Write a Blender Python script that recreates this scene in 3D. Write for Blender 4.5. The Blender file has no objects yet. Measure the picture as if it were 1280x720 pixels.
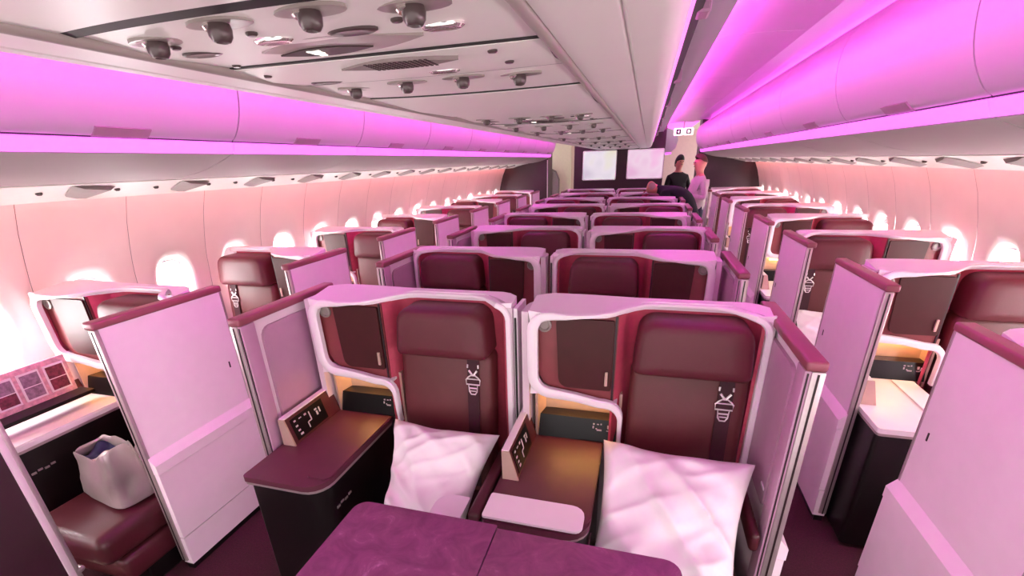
import bpy, bmesh, math, random
from mathutils import Vector, Matrix, noise
random.seed(7)
PI = math.pi
C = bpy.context.scene.collection
sc = bpy.context.scene

# ---------------------------------------------------------------- camera
# fitted to the photograph (treated as 1280x720); cropped frame -> lens shift
YAW, PITCH, ROLL, FPX, PPX, PPY = .288, .407, .032, 574.0, 633.5, 451.0
CAMX, CAMH = .53, 1.92
cam = bpy.data.cameras.new('camera'); camo = bpy.data.objects.new('camera', cam); C.objects.link(camo)
cam.sensor_width = 36.0; cam.sensor_fit = 'HORIZONTAL'
cam.lens = FPX / 1280 * 36.0
cam.shift_x = (640 - PPX) / 1280; cam.shift_y = (PPY - 360) / 1280
cam.clip_start = .05; cam.clip_end = 100
fwd = Vector((-math.sin(YAW) * math.cos(PITCH), math.cos(YAW) * math.cos(PITCH), -math.sin(PITCH)))
rgt = Vector((math.cos(YAW), math.sin(YAW), 0)); dwn = fwd.cross(rgt)
r2 = math.cos(ROLL) * rgt + math.sin(ROLL) * dwn
d2 = -math.sin(ROLL) * rgt + math.cos(ROLL) * dwn
M = Matrix((r2, -d2, -fwd)).transposed().to_4x4(); M.translation = (CAMX, 0, CAMH)
camo.matrix_world = M
sc.camera = camo

# ---------------------------------------------------------------- world + view
W_ = bpy.data.worlds.new('world'); sc.world = W_; W_.use_nodes = True
bg = W_.node_tree.nodes['Background']; bg.inputs[0].default_value = (1, .93, .93, 1); bg.inputs[1].default_value = 1.5
vs = sc.view_settings
vs.view_transform = 'Standard'; vs.look = 'None'; vs.gamma = 1.0; vs.use_curve_mapping = False
vs.exposure = 0.8

# light levels (emission strengths)
L_STRIP, L_COVE, L_HID, L_WASH, L_WIN = .52, .72, 41.0, 5.8, 19.0

# ---------------------------------------------------------------- materials
MATS = {}
def lin(c):
    return tuple((x / 12.92 if x <= .04045 else ((x + .055) / 1.055) ** 2.4) for x in c)
def mat(name, rgb, rough=.5, metal=0., var=.06, scale=18., bump=0., bscale=60., coat=0., emit=None, estr=0., spec=.5):
    """procedural material; rgb in sRGB 0..1"""
    m = bpy.data.materials.new(name); m.use_nodes = True
    nt = m.node_tree; p = nt.nodes['Principled BSDF']
    c = lin(rgb)
    p.inputs['Roughness'].default_value = rough; p.inputs['Metallic'].default_value = metal
    p.inputs['Specular IOR Level'].default_value = spec
    if coat: p.inputs['Coat Weight'].default_value = coat
    tc = nt.nodes.new('ShaderNodeTexCoord')
    if var:
        n = nt.nodes.new('ShaderNodeTexNoise'); n.inputs['Scale'].default_value = scale; n.inputs['Detail'].default_value = 4
        r = nt.nodes.new('ShaderNodeValToRGB')
        r.color_ramp.elements[0].position = .3; r.color_ramp.elements[1].position = .7
        r.color_ramp.elements[0].color = (*[max(0, x * (1 - var)) for x in c], 1)
        r.color_ramp.elements[1].color = (*[min(1, x * (1 + var)) for x in c], 1)
        nt.links.new(tc.outputs['Object'], n.inputs['Vector']); nt.links.new(n.outputs['Fac'], r.inputs['Fac'])
        nt.links.new(r.outputs['Color'], p.inputs['Base Color'])
    else:
        p.inputs['Base Color'].default_value = (*c, 1)
    if bump:
        n2 = nt.nodes.new('ShaderNodeTexNoise'); n2.inputs['Scale'].default_value = bscale; n2.inputs['Detail'].default_value = 3
        b = nt.nodes.new('ShaderNodeBump'); b.inputs['Strength'].default_value = bump; b.inputs['Distance'].default_value = .004
        nt.links.new(tc.outputs['Object'], n2.inputs['Vector']); nt.links.new(n2.outputs['Fac'], b.inputs['Height'])
        nt.links.new(b.outputs['Normal'], p.inputs['Normal'])
    if emit:
        p.inputs['Emission Color'].default_value = (*lin(emit), 1); p.inputs['Emission Strength'].default_value = estr
    MATS[name] = m
    return m
mat('soffit', (.87, .84, .82), .38, var=.02, scale=4)
mat('soffit_rail', (.62, .57, .55), .4, var=.03)
mat('gasket', (.10, .06, .07), .6)
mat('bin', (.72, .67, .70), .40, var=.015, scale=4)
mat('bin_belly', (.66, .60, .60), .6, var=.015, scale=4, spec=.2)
mat('aisle_ceiling', (.90, .84, .88), .3, var=.02, scale=3)
mat('psu_white', (.92, .90, .87), .35, var=.02)
mat('sidewall', (.95, .88, .86), .45, var=.02, scale=6)
mat('window_frame', (.95, .93, .92), .4, var=.01)
mat('grey_plastic', (.45, .40, .40), .45)
mat('bin_handle', (.62, .50, .55), .35)
mat('carpet', (.24, .07, .12), .95, var=.3, scale=120, bump=.5, bscale=220)
mat('shell', (.86, .78, .81), .36, var=.02)
mat('rim', (.95, .90, .92), .3, var=.01)
mat('liner', (.73, .28, .36), .6, var=.08, scale=40, bump=.15, bscale=300)
mat('storage', (.50, .22, .23), .45, var=.06)
mat('storage_door', (.26, .10, .10), .45, spec=.3, var=.06)
mat('beige_metal', (.80, .68, .62), .3, .3)
mat('leather', (.37, .16, .165), .48, spec=.45, var=.07, scale=9, bump=.12, bscale=180)
mat('leather_head', (.35, .13, .16), .48, spec=.42, var=.07, scale=9, bump=.12, bscale=180)
mat('leather_dark', (.30, .11, .14), .38, var=.07, scale=9, bump=.12, bscale=180)
mat('belt', (.22, .05, .10), .7, var=.15, scale=200)
mat('buckle', (.95, .90, .90), .25, .4)
mat('console_black', (.075, .045, .055), .32, var=.1)
mat('console_top', (.36, .17, .23), .38, var=.05)
mat('console_white', (.95, .92, .93), .3, var=.01)
mat('gloss_black', (.06, .035, .045), .30, spec=.3)
mat('icon', (.80, .75, .78), .4)
mat('door', (.95, .88, .91), .38, var=.015)
mat('door_inner', (.72, .57, .65), .42, var=.03)
mat('door_cap', (.55, .30, .34), .35, var=.05)
mat('silver', (.72, .66, .66), .3, .55)
mat('dark_trim', (.16, .08, .10), .4)
mat('pillow', (.96, .93, .93), .7, var=.01)
mat('bulkhead', (.22, .12, .15), .5, var=.05)
mat('cream', (.93, .90, .82), .45, var=.03)
mat('lav_door', (.88, .78, .74), .45, var=.03)
mat('tote', (.66, .61, .60), .33, .45, var=.06, scale=12, bump=.4, bscale=14)
mat('navy', (.05, .04, .10), .8, var=.2, scale=50)
mat('navy_cloth', (.13, .13, .30), .8, var=.2, scale=30)
mat('dark_cloth', (.12, .06, .09), .8, var=.2, scale=30)
mat('shirt', (.82, .78, .76), .75, var=.05, scale=20)
mat('trousers', (.16, .16, .22), .8, var=.1)
mat('skin', (.86, .58, .50), .5, var=.06)
mat('hair_dark', (.10, .05, .05), .6)
mat('hair_brown', (.42, .26, .22), .6)
mat('hair_grey', (.72, .62, .58), .6)
mat('cream_cloth', (.90, .85, .76), .7, bump=.4, bscale=30)
mat('shoe', (.06, .05, .05), .4)
mat('sign_lens', (.20, .13, .13), .45, spec=.25)
mat('grille', (.52, .46, .45), .6)
mat('spot_cup', (.56, .51, .49), .3)
mat('spot_ball', (.30, .24, .24), .3, .2)
mat('chrome', (.9, .85, .84), .12, .8)
mat('led_pink', (.96, .62, .95), .5, var=0, emit=(.96, .43, 1.0), estr=L_STRIP)
mat('led_cove', (.96, .62, .92), .5, var=0, emit=(.95, .33, .88), estr=L_COVE)
mat('led_hidden', (.96, .62, .92), .5, var=0, emit=(1.0, .26, .95), estr=L_HID)
mat('recess_fill_glow', (.96, .62, .92), .5, var=0, emit=(1.0, .26, .95), estr=7.0)  # glow of the unseen strip added behind the bin tops
mat('led_wash', (.96, .70, .70), .5, var=0, emit=(1.0, .55, .55), estr=L_WASH)
mat('daylight', (1, 1, 1), .5, var=0, emit=(1, 1, 1), estr=L_WIN)
mat('amber_lamp', (1, .8, .5), .5, var=0, emit=(1.0, .78, .42), estr=9.5)
mat('sign_glow', (1, .98, .95), .5, var=0, emit=(1, .97, .92), estr=.7)
mat('art_pink', (.86, .66, .70), .5, var=.3, scale=40)
mat('art_dark', (.45, .16, .26), .5, var=.5, scale=60)
mat('art_grey', (.55, .45, .52), .5, var=.4, scale=60)

def marble():
    m = bpy.data.materials.new('marble_purple'); m.use_nodes = True; nt = m.node_tree; p = nt.nodes['Principled BSDF']
    tc = nt.nodes.new('ShaderNodeTexCoord')
    n = nt.nodes.new('ShaderNodeTexNoise'); n.inputs['Scale'].default_value = 9; n.inputs['Detail'].default_value = 9; n.inputs['Roughness'].default_value = .7
    n.inputs['Distortion'].default_value = 1.6
    r = nt.nodes.new('ShaderNodeValToRGB'); e = r.color_ramp.elements
    e[0].position = .35; e[0].color = (*lin((.44, .21, .35)), 1); e[1].position = .62; e[1].color = (*lin((.53, .29, .43)), 1)
    x = e.new(.80); x.color = (*lin((.74, .52, .63)), 1)
    nt.links.new(tc.outputs['Object'], n.inputs['Vector']); nt.links.new(n.outputs['Fac'], r.inputs['Fac']); nt.links.new(r.outputs['Color'], p.inputs['Base Color'])
    p.inputs['Roughness'].default_value = .42
    MATS['marble'] = m
marble()
def screen(name, a, b, c):
    m = bpy.data.materials.new(name); m.use_nodes = True; nt = m.node_tree; p = nt.nodes['Principled BSDF']
    tc = nt.nodes.new('ShaderNodeTexCoord')
    n = nt.nodes.new('ShaderNodeTexNoise'); n.inputs['Scale'].default_value = 2.2; n.inputs['Detail'].default_value = 1
    r = nt.nodes.new('ShaderNodeValToRGB'); e = r.color_ramp.elements
    e[0].position = .35; e[0].color = (*lin(a), 1); e[1].position = .66; e[1].color = (*lin(c), 1)
    x = e.new(.5); x.color = (*lin(b), 1)
    nt.links.new(tc.outputs['Object'], n.inputs['Vector']); nt.links.new(n.outputs['Fac'], r.inputs['Fac'])
    nt.links.new(r.outputs['Color'], p.inputs['Emission Color']); p.inputs['Emission Strength'].default_value = .58
    p.inputs['Base Color'].default_value = (.05, .05, .05, 1); p.inputs['Roughness'].default_value = .2
    MATS[name] = m
screen('screen_a', (.78, .74, .80), (.88, .84, .88), (.86, .84, .70))
screen('screen_b', (.86, .66, .80), (.90, .78, .86), (.92, .60, .82))

# ---------------------------------------------------------------- mesh helpers
class B:
    """collects geometry; .mesh(name, material) bakes it"""
    def __init__(s): s.v = []; s.f = []
    def add(s, vs, fs):
        o = len(s.v); s.v += [tuple(x) for x in vs]; s.f += [tuple(i + o for i in f) for f in fs]; return s
    def bm(s, bm):
        bm.verts.index_update(); s.add([v.co[:] for v in bm.verts], [[v.index for v in f.verts] for f in bm.faces]); bm.free(); return s
    def box(s, x0, x1, y0, y1, z0, z1, r=0., seg=2):
        bm = bmesh.new(); bmesh.ops.create_cube(bm, size=1)
        for v in bm.verts:
            v.co = ((x0 + x1) / 2 + v.co.x * (x1 - x0), (y0 + y1) / 2 + v.co.y * (y1 - y0), (z0 + z1) / 2 + v.co.z * (z1 - z0))
        if r: bmesh.ops.bevel(bm, geom=bm.edges[:], offset=r, segments=seg, profile=.5, affect='EDGES')
        return s.bm(bm)
    def prism(s, poly, a, b, axis='z'):
        """poly = list of 2D points; extruded from a to b on the axis (x: poly is (y,z); y: (x,z); z: (x,y))"""
        n = len(poly)
        def P(p, h): return (h, p[0], p[1]) if axis == 'x' else (p[0], h, p[1]) if axis == 'y' else (p[0], p[1], h)
        vs = [P(p, a) for p in poly] + [P(p, b) for p in poly]
        fs = [tuple(range(n))[::-1], tuple(range(n, 2 * n))] + [(i, (i + 1) % n, n + (i + 1) % n, n + i) for i in range(n)]
        return s.add(vs, fs)
    def rings(s, rs, closed=True, cap0=True, cap1=True):
        n = len(rs[0]); vs = [p for r in rs for p in r]; fs = []
        for k in range(len(rs) - 1):
            for i in range(n if closed else n - 1):
                j = (i + 1) % n; fs.append((k * n + i, k * n + j, (k + 1) * n + j, (k + 1) * n + i))
        if cap0: fs.append(tuple(range(n))[::-1])
        if cap1: fs.append(tuple(range((len(rs) - 1) * n, len(rs) * n)))
        return s.add(vs, fs)
    def tube(s, path, r, n=8):
        rs = []
        path = [Vector(p) for p in path]
        up = Vector((.13, .31, .94))
        for i, p in enumerate(path):
            t = (path[min(i + 1, len(path) - 1)] - path[max(i - 1, 0)]).normalized()
            a = t.cross(up)
            if a.length < .05: a = t.cross(Vector((1, .2, 0)))
            a.normalize(); b = t.cross(a)
            rr = r[i] if isinstance(r, (list, tuple)) else r
            rs.append([p + rr * (math.cos(2 * PI * k / n) * a + math.sin(2 * PI * k / n) * b) for k in range(n)])
        return s.rings(rs)
    def band(s, path, W, d, depth=Vector((0, 1, 0))):
        """strip of rectangular section along a 3D path: w wide in the view, d deep along depth"""
        rs = []; path = [Vector(p) for p in path]
        for i, p in enumerate(path):
            t = (path[min(i + 1, len(path) - 1)] - path[max(i - 1, 0)]).normalized()
            a = t.cross(depth)
            if a.length < .1: a = t.cross(Vector((0, 0, 1)))
            a.normalize(); b = a.cross(t).normalized()
            q = .18; w = W[i] if isinstance(W, (list, tuple)) else W
            c = [(-.5, -.5 + q), (-.5 + q, -.5), (.5 - q, -.5), (.5, -.5 + q), (.5, .5), (-.5, .5)]
            rs.append([p + a * w * x + b * d * y for x, y in c])
        return s.rings(rs)
    def wall(s, plan, t, z0, z1):
        """vertical wall along a plan path with thickness t"""
        n = len(plan); L = []; R = []
        for i in range(n):
            a = Vector(plan[max(i - 1, 0)]); b = Vector(plan[min(i + 1, n - 1)]); d = (b - a).normalized(); nn = Vector((-d.y, d.x)) * t / 2
            p = Vector(plan[i]); L.append(p + nn); R.append(p - nn)
        return s.prism_any([(*p,) for p in L] + [(*p,) for p in R[::-1]], z0, z1)
    def prism_any(s, poly, z0, z1):
        n = len(poly); h = n // 2
        vs = [(p[0], p[1], z0) for p in poly] + [(p[0], p[1], z1) for p in poly]
        fs = [(i, (i + 1) % n, n + (i + 1) % n, n + i) for i in range(n)]
        for i in range(h - 1):
            fs.append((n + i, n + i + 1, n + n - 2 - i, n + n - 1 - i)); fs.append((i + 1, i, n - 1 - i, n - 2 - i))
        return s.add(vs, fs)
    def lathe(s, prof, c, axis='z', n=16, sx=1., sy=1.):
        rs = []
        for r, h in prof:
            ring = []
            for k in range(n):
                a = 2 * PI * k / n; u, v = r * math.cos(a) * sx, r * math.sin(a) * sy
                ring.append((c[0] + u, c[1] + v, c[2] + h) if axis == 'z' else (c[0] + u, c[1] + h, c[2] + v) if axis == 'y' else (c[0] + h, c[1] + u, c[2] + v))
            rs.append(ring)
        return s.rings(rs)
    def map(s, fn): s.v = [tuple(fn(Vector(p))) for p in s.v]; return s
    def mesh(s, name, m, smooth=False, mirror=None):
        v = s.v if mirror is None else [(mirror - p[0], p[1], p[2]) for p in s.v]
        me = bpy.data.meshes.new(name); me.from_pydata(v, [], s.f)
        bm = bmesh.new(); bm.from_mesh(me); bmesh.ops.recalc_face_normals(bm, faces=bm.faces); bm.to_mesh(me); bm.free()
        me.materials.append(MATS[m])
        if smooth:
            me.polygons.foreach_set('use_smooth', [True] * len(me.polygons))
            try: me.set_sharp_from_angle(angle=math.radians(38))
            except Exception: pass
        return me

def link(name, me, parent=None, loc=(0, 0, 0), rz=0.):
    o = bpy.data.objects.new(name, me); C.objects.link(o); o.location = loc; o.rotation_euler = (0, 0, rz)
    if parent is not None: o.parent = parent
    if name in ('button_icons', 'outlet_icons', 'grille_holes', 'latch'): o['kind'] = 'stuff'   # marks too small to pick apart
    return o
def tag(o, label, cat, group=None):
    o['label'] = label; o['category'] = cat
    if group: o['group'] = group
    return o
def thing(name, label, cat, loc=(0, 0, 0), group=None, rz=0.):
    return tag(link(name, None, None, loc, rz), label, cat, group)
def struct(name, me=None, label=None, cat=None, loc=(0, 0, 0)):
    o = link(name, me, None, loc); o['kind'] = 'structure'
    o['label'] = label or name.replace('_', ' '); o['category'] = cat or name.split('_')[0]
    return o
def rrect(x0, x1, y0, y1, r, n=4):
    """rounded rectangle polygon; r = single radius or (bl, br, tr, tl)"""
    if not isinstance(r, (tuple, list)): r = (r,) * 4
    out = []
    for (cx, cy, a0), q in zip(((x0 + r[0], y0 + r[0], PI), (x1 - r[1], y0 + r[1], 1.5 * PI), (x1 - r[2], y1 - r[2], 0), (x0 + r[3], y1 - r[3], .5 * PI)), r):
        if q < 1e-5: out.append((cx, cy)); continue
        for k in range(n + 1):
            a = a0 + k * PI / 2 / n; out.append((cx + q * math.cos(a), cy + q * math.sin(a)))
    return out
def spline(pts, n=6):
    """Catmull-Rom through points"""
    P = [Vector(p) for p in pts]; out = []
    for i in range(len(P) - 1):
        p0, p1, p2, p3 = P[max(i - 1, 0)], P[i], P[i + 1], P[min(i + 2, len(P) - 1)]
        for k in range(n):
            t = k / n
            out.append(.5 * ((2 * p1) + (-p0 + p2) * t + (2 * p0 - 5 * p1 + 4 * p2 - p3) * t * t + (-p0 + 3 * p1 - 3 * p2 + p3) * t ** 3))
    out.append(P[-1]); return out
def extrude_y(prof, y0, y1, t=None):
    """open (x,z) profile extruded along Y as a sheet; with t a second skin offset by t"""
    b = B(); n = len(prof)
    b.rings([[(p[0], y0, p[1]) for p in prof], [(p[0], y1, p[1]) for p in prof]], closed=False, cap0=False, cap1=False)
    return b
def slab_y(prof, t, y0, y1):
    """(x,z) profile thickened by t (to its left normal) and extruded along Y, closed solid"""
    n = len(prof); off = []
    for i in range(n):
        a = Vector(prof[max(i - 1, 0)]); c = Vector(prof[min(i + 1, n - 1)]); d = (c - a).normalized()
        off.append(Vector(prof[i]) + Vector((-d.y, d.x)) * t)
    poly = [tuple(p) for p in prof] + [tuple(p) for p in off[::-1]]
    b = B(); m = len(poly)
    vs = [(p[0], y0, p[1]) for p in poly] + [(p[0], y1, p[1]) for p in poly]
    fs = [(i, (i + 1) % m, m + (i + 1) % m, m + i) for i in range(m)]
    for i in range(n - 1):
        fs.append((i, i + 1, m - 2 - i, m - 1 - i)); fs.append((m + i + 1, m + i, m + m - 1 - i, m + m - 2 - i))
    return b.add(vs, fs)
def flipx(prof): return [(-p[0], p[1]) for p in prof]

ORD = ['first', 'second', 'third', 'fourth', 'fifth', 'sixth', 'seventh', 'eighth']
Y0, YB = -1.6, 10.75      # cabin front (behind the camera) and rear bulkhead
PITCHY = 1.165

# ================================================================ SETTING
struct('floor', B().box(-2.75, 2.75, Y0, 15.5, -.06, 0).mesh('floor', 'carpet'), 'dark maroon carpet of the cabin aisles', 'floor')

def wallx(z):
    pts = [(-.1, 2.665), (.3, 2.675), (.6, 2.685), (1.0, 2.685), (1.37, 2.645), (1.6, 2.585), (1.79, 2.51), (2.0, 2.40)]
    for (a, xa), (b_, xb) in zip(pts, pts[1:]):
        if z <= b_: return xa + (xb - xa) * (z - a) / (b_ - a)
    return pts[-1][1]
WZ = 1.175; WHX, WHZ = .118, .185           # window opening half sizes
def window_cell(b, yc, hw, s):
    """radial sheet between a window opening and its cell of the side wall"""
    N = 36; rings = []
    z0, z1 = .02, 1.86
    def sup(a, hx, hz, e=.72):
        c, d = math.cos(a), math.sin(a)
        return (math.copysign(abs(c) ** e, c) * hx, math.copysign(abs(d) ** e, d) * hz)
    angs = [2 * PI * k / N for k in range(N)]
    def rect(a):
        c, d = math.cos(a), math.sin(a); up = z1 - WZ; dn = WZ - z0
        k = min(hw / abs(c) if abs(c) > 1e-6 else 1e9, (up if d > 0 else dn) / abs(d) if abs(d) > 1e-6 else 1e9)
        return (c * k, d * k)
    # put cell corners on the angle list
    angs = sorted(set([round(a, 5) for a in angs] + [round(x % (2 * PI), 5) for x in (math.atan2(z1 - WZ, hw), PI - math.atan2(z1 - WZ, hw), PI + math.atan2(WZ - z0, hw), -math.atan2(WZ - z0, hw))]))
    for kx, dep in ((1.0, .055), (1.05, .03), (1.18, .012), (1.38, 0.)):
        rings.append([(yc + sup(a, WHX, WHZ)[0] * kx, WZ + sup(a, WHX, WHZ)[1] * kx, dep) for a in angs])
    inner = [(sup(a, WHX, WHZ)[0] * 1.38, sup(a, WHX, WHZ)[1] * 1.38) for a in angs]
    for t in (.25, .5, .75, 1.0):
        ring = []
        for a, i in zip(angs, inner):
            r = rect(a); ring.append((yc + i[0] + (r[0] - i[0]) * t, WZ + i[1] + (r[1] - i[1]) * t, 0.))
        rings.append(ring)
    b.rings([[(s * (wallx(z) + dep + .004 * (abs(y - yc) > hw - 1e-4)), y, z) for (y, z, dep) in r] for r in rings], cap0=False, cap1=False)
win_n = 0
win_frame = None
for s, side, ref in ((-1, 'left', 1.935 - .56 * 6), (1, 'right', 3.53 - .56 * 9)):
    w = struct('wall_' + side, None, 'curved white cabin side wall with oval windows, ' + ('tote-bag side' if s < 0 else "passengers' aisle side"), 'wall')
    backing = B()
    prof = [(s * (wallx(z) + .09), z) for z in (0, .3, .6, 1., 1.37, 1.6, 1.79, 2.)]
    bo = link('outer_skin', extrude_y(prof, Y0, YB + .3).mesh('outer_skin', 'grey_plastic'), w)
    n = 0
    while ref + .56 * n < YB - .1:
        b = B()
        for q in (0, 1):
            yc = ref + .56 * (n + q)
            window_cell(b, yc, .2785, s)
            win_n += 1
            wo = struct('window_%d' % win_n, None, 'oval cabin window glowing with daylight', 'window', (0, yc, 0)); wo['group'] = 'oval cabin windows'
            N = 28
            def oval(k, dep):
                out = []
                for i in range(N):
                    a = 2 * PI * i / N; c, d = math.cos(a), math.sin(a)
                    y = math.copysign(abs(c) ** .72, c) * WHX * k; z = WZ + math.copysign(abs(d) ** .72, d) * WHZ * k
                    out.append((s * (wallx(z) + dep), y, z))
                return out
            link('window_frame', B().rings([oval(1.0, .052), oval(.93, .050), oval(.90, .068)], cap0=False, cap1=False).mesh('window_frame', 'window_frame', True), wo)
            link('pane', B().rings([oval(.97, .070), oval(.5, .070), oval(.02, .070)], cap0=False).mesh('pane', 'daylight'), wo)
            # part-drawn blind at the top of the opening
            if (n + q) % 2 == 0:
                bl = B(); top = []
                for i in range(9):
                    a = PI * (.12 + .76 * i / 8); c, d = math.cos(a), math.sin(a)
                    top.append((math.copysign(abs(c) ** .72, c) * WHX * .92, WZ + abs(d) ** .72 * WHZ * .92))
                zb = WZ + WHZ * .62
                bl.rings([[(s * (wallx(p[1]) + .060), p[0], p[1]) for p in top], [(s * (wallx(zb) + .060), p[0], min(zb, p[1])) for p in top]], closed=False, cap0=False, cap1=False)
                link('window_blind', bl.mesh('window_blind', 'window_frame'), wo)
        link('sidewall_panel', b.mesh('sidewall_panel', 'sidewall', True), w)
        n += 2

# ---- overhead bins, both sides
bin_face = [(1.545, 2.045), (1.50, 2.062), (1.462, 2.10), (1.425, 2.17), (1.405, 2.25), (1.40, 2.33), (1.412, 2.40), (1.44, 2.46), (1.48, 2.50)]
bin_lip = [(1.515, 2.003), (1.496, 2.052)]
belly = [(1.53, 2.0), (1.62, 1.965), (1.75, 1.925), (1.90, 1.90), (2.02, 1.89)]
psu_s = [(2.02, 1.885), (2.12, 1.872), (2.25, 1.842), (2.36, 1.806), (2.375, 1.82)]
for s, nm, seam in ((-1, 'tote-bag side', 2.10), (1, "passengers' aisle side", 1.91)):
    F = (lambda p: p) if s > 0 else flipx
    k = -3; ymax = YB
    idx = 0
    while seam + 1.12 * k < ymax - .05:
        a, e = seam + 1.12 * k, min(seam + 1.12 * (k + 1), ymax - .004)
        if a > Y0 - .6:
            idx += 1; nb = int(math.ceil((ymax - e - .01) / 1.12))
            t = thing('overhead_bin', 'closed overhead bin with pink light strip, %s%s' % (nm, ', %s bin from rear bulkhead' % (ORD + ['ninth', 'tenth', 'eleventh', 'twelfth'])[nb]), 'overhead bin', (0, a, 0), 'overhead bins over the ' + nm)
            w = e - a; g = .004
            fp = spline([(p[0], p[1], 0) for p in bin_face], 3); fp = [(p.x, p.y) for p in fp]
            d_ = link('bin_door', slab_y(F(fp), -.03 * s, g, w - g).mesh('bin_door', 'bin', True), t)
            link('bin_body', B().prism([(q[0], q[1]) for q in F([(1.52, 2.03), (1.47, 2.12), (1.44, 2.25), (1.44, 2.36), (1.47, 2.44), (1.52, 2.49), (2.3, 2.35), (2.3, 1.93), (1.9, 1.925), (1.6, 2.0)])], 0, w, 'y').mesh('bin_body', 'gasket'), t)
            link('light_strip', slab_y(F(bin_lip), -.012 * s, g, w - g).mesh('light_strip', 'led_pink'), t)
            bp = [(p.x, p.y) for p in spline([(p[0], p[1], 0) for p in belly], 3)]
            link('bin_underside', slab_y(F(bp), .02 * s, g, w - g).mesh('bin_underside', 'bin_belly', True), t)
            link('bin_handle', B().prism(F([(1.515, 2.055), (1.492, 2.060), (1.462, 2.088), (1.476, 2.098)]), w / 2 - .11, w / 2 + .11, 'y').mesh('bin_handle', 'bin_handle'), d_)
        k += 1
    tr = struct('trim_' + ('1' if s < 0 else '2'), slab_y(F(psu_s), .015 * s, Y0, YB).mesh('trim', 'psu_white', True), 'white service panel strip under the overhead bins, ' + nm, 'trim')
    link('wash_light', B().box(min(s * 2.375, s * 2.42), max(s * 2.375, s * 2.42), Y0, YB, 1.862, 1.872).mesh('wash_light', 'led_wash'), tr)
    link('wash_cover', slab_y(F([(2.02, 1.92), (2.30, 1.925), (2.56, 1.925)]), .01 * s, Y0, YB).mesh('wash_cover', 'psu_white'), tr)
    y = .5 if s < 0 else .9
    j = 0
    while y < YB - .4:
        # wedge reading lamps and small buttons under the bins
        lo = B().add([(s * 2.06, y, 1.880), (s * 2.30, y + .10, 1.829), (s * 2.32, y + .20, 1.824), (s * 2.12, y + .24, 1.868), (s * 2.07, y + .06, 1.862), (s * 2.28, y + .14, 1.815), (s * 2.29, y + .19, 1.812), (s * 2.12, y + .21, 1.85)],
                     [(0, 1, 5, 4), (1, 2, 6, 5), (2, 3, 7, 6), (3, 0, 4, 7), (4, 5, 6, 7), (3, 2, 1, 0)])
        ro = link('reading_lamp', lo.mesh('reading_lamp', 'grille', True), tr)
        for dy in (-.06, .30):
            link('call_button', B().lathe([(.014, .012), (.014, -.004), (.008, -.010)], (s * 2.2, y + dy, 1.852), 'z', 10).mesh('call_button', 'spot_ball'), tr)
        y += .58; j += 1

# ---- centre soffit, coves and aisle ceilings
ceil = struct('ceiling', None, 'low centre ceiling soffit with service panels between two aisle coves', 'ceiling')
def arc_y(x, yc, bulge=.055): return yc + bulge * (x / .34) ** 2
RX = .335
YS0, YS1 = .60, YB
seams = [-1.05, -.50, .565, .885, 1.125, 1.44]
y = 1.44 + .70
while y < YB - .3: seams.append(y); y += .56
seams.append(YB)
for i, (a, e) in enumerate(zip(seams, seams[1:])):
    b = B(); n = 12; g = .006 if a != .565 and e != .565 else .006
    dz = .0 if i % 2 else .004
    low = []; up = []
    top, bot = 2.135, 2.105 + dz
    def ed(x, yy, gg): return min(arc_y(x, yy), YB) + gg
    xs = [-RX + 2 * RX * q / n for q in range(n + 1)]
    ga = .018 if abs(a - .565) < 1e-3 else g
    A_ = [(x, ed(x, a, ga)) for x in xs]; E_ = [(x, ed(x, e, -g)) for x in xs]
    # slight belly of the panel: lowest in the middle
    def zz(x): return bot + .012 * (x / RX) ** 2
    b.rings([[(x, y_, top) for x, y_ in A_], [(x, y_, zz(x)) for x, y_ in A_], [(x, (ya + ye) / 2, zz(x) - .008) for (x, ya), (_, ye) in zip(A_, E_)], [(x, y_, zz(x)) for x, y_ in E_], [(x, y_, top) for x, y_ in E_]], closed=False, cap0=False, cap1=False)
    link('ceiling_panel', b.mesh('ceiling_panel', 'soffit', True), ceil)
for a in seams[1:-1]:
    n = 12; xs = [-RX + 2 * RX * q / n for q in range(n + 1)]; ga = .018 if abs(a - .565) < 1e-3 else .006
    top = [(x, arc_y(x, a) - .006, 2.130) for x in xs]; b = B()
    def zz(x): return 2.1065 + .012 * (x / RX) ** 2
    b.rings([[(x, arc_y(x, a) - .0055, 2.13) for x in xs], [(x, arc_y(x, a) - .0055, zz(x)) for x in xs], [(x, arc_y(x, a) + ga - .0005, zz(x) - (.003 if ga > .01 else 0)) for x in xs], [(x, arc_y(x, a) + ga - .0005, 2.13) for x in xs]], closed=False, cap0=False, cap1=False)
    link('panel_gasket', b.mesh('panel_gasket', 'gasket'), ceil)
link('soffit_backing', B().box(-.52, .52, Y0, YB, 2.15, 2.36).mesh('soffit_backing', 'gasket'), ceil)
side = [(.36, 2.113), (.47, 2.113), (.477, 2.118), (.484, 2.113), (.53, 2.116), (.555, 2.128), (.574, 2.155), (.588, 2.21)]
cove = [(.588, 2.214), (.60, 2.225), (.615, 2.29)]
slot = [(.618, 2.295), (.645, 2.31), (.655, 2.39)]
rail2 = [(.66, 2.40), (.69, 2.398), (.78, 2.405), (.792, 2.445)]
aisle = [(.66, 2.47), (.74, 2.52), (.86, 2.548), (1.0, 2.562), (1.15, 2.562), (1.33, 2.552)]
recess = [(1.338, 2.560), (1.40, 2.575), (1.52, 2.585), (1.70, 2.56)]
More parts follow.
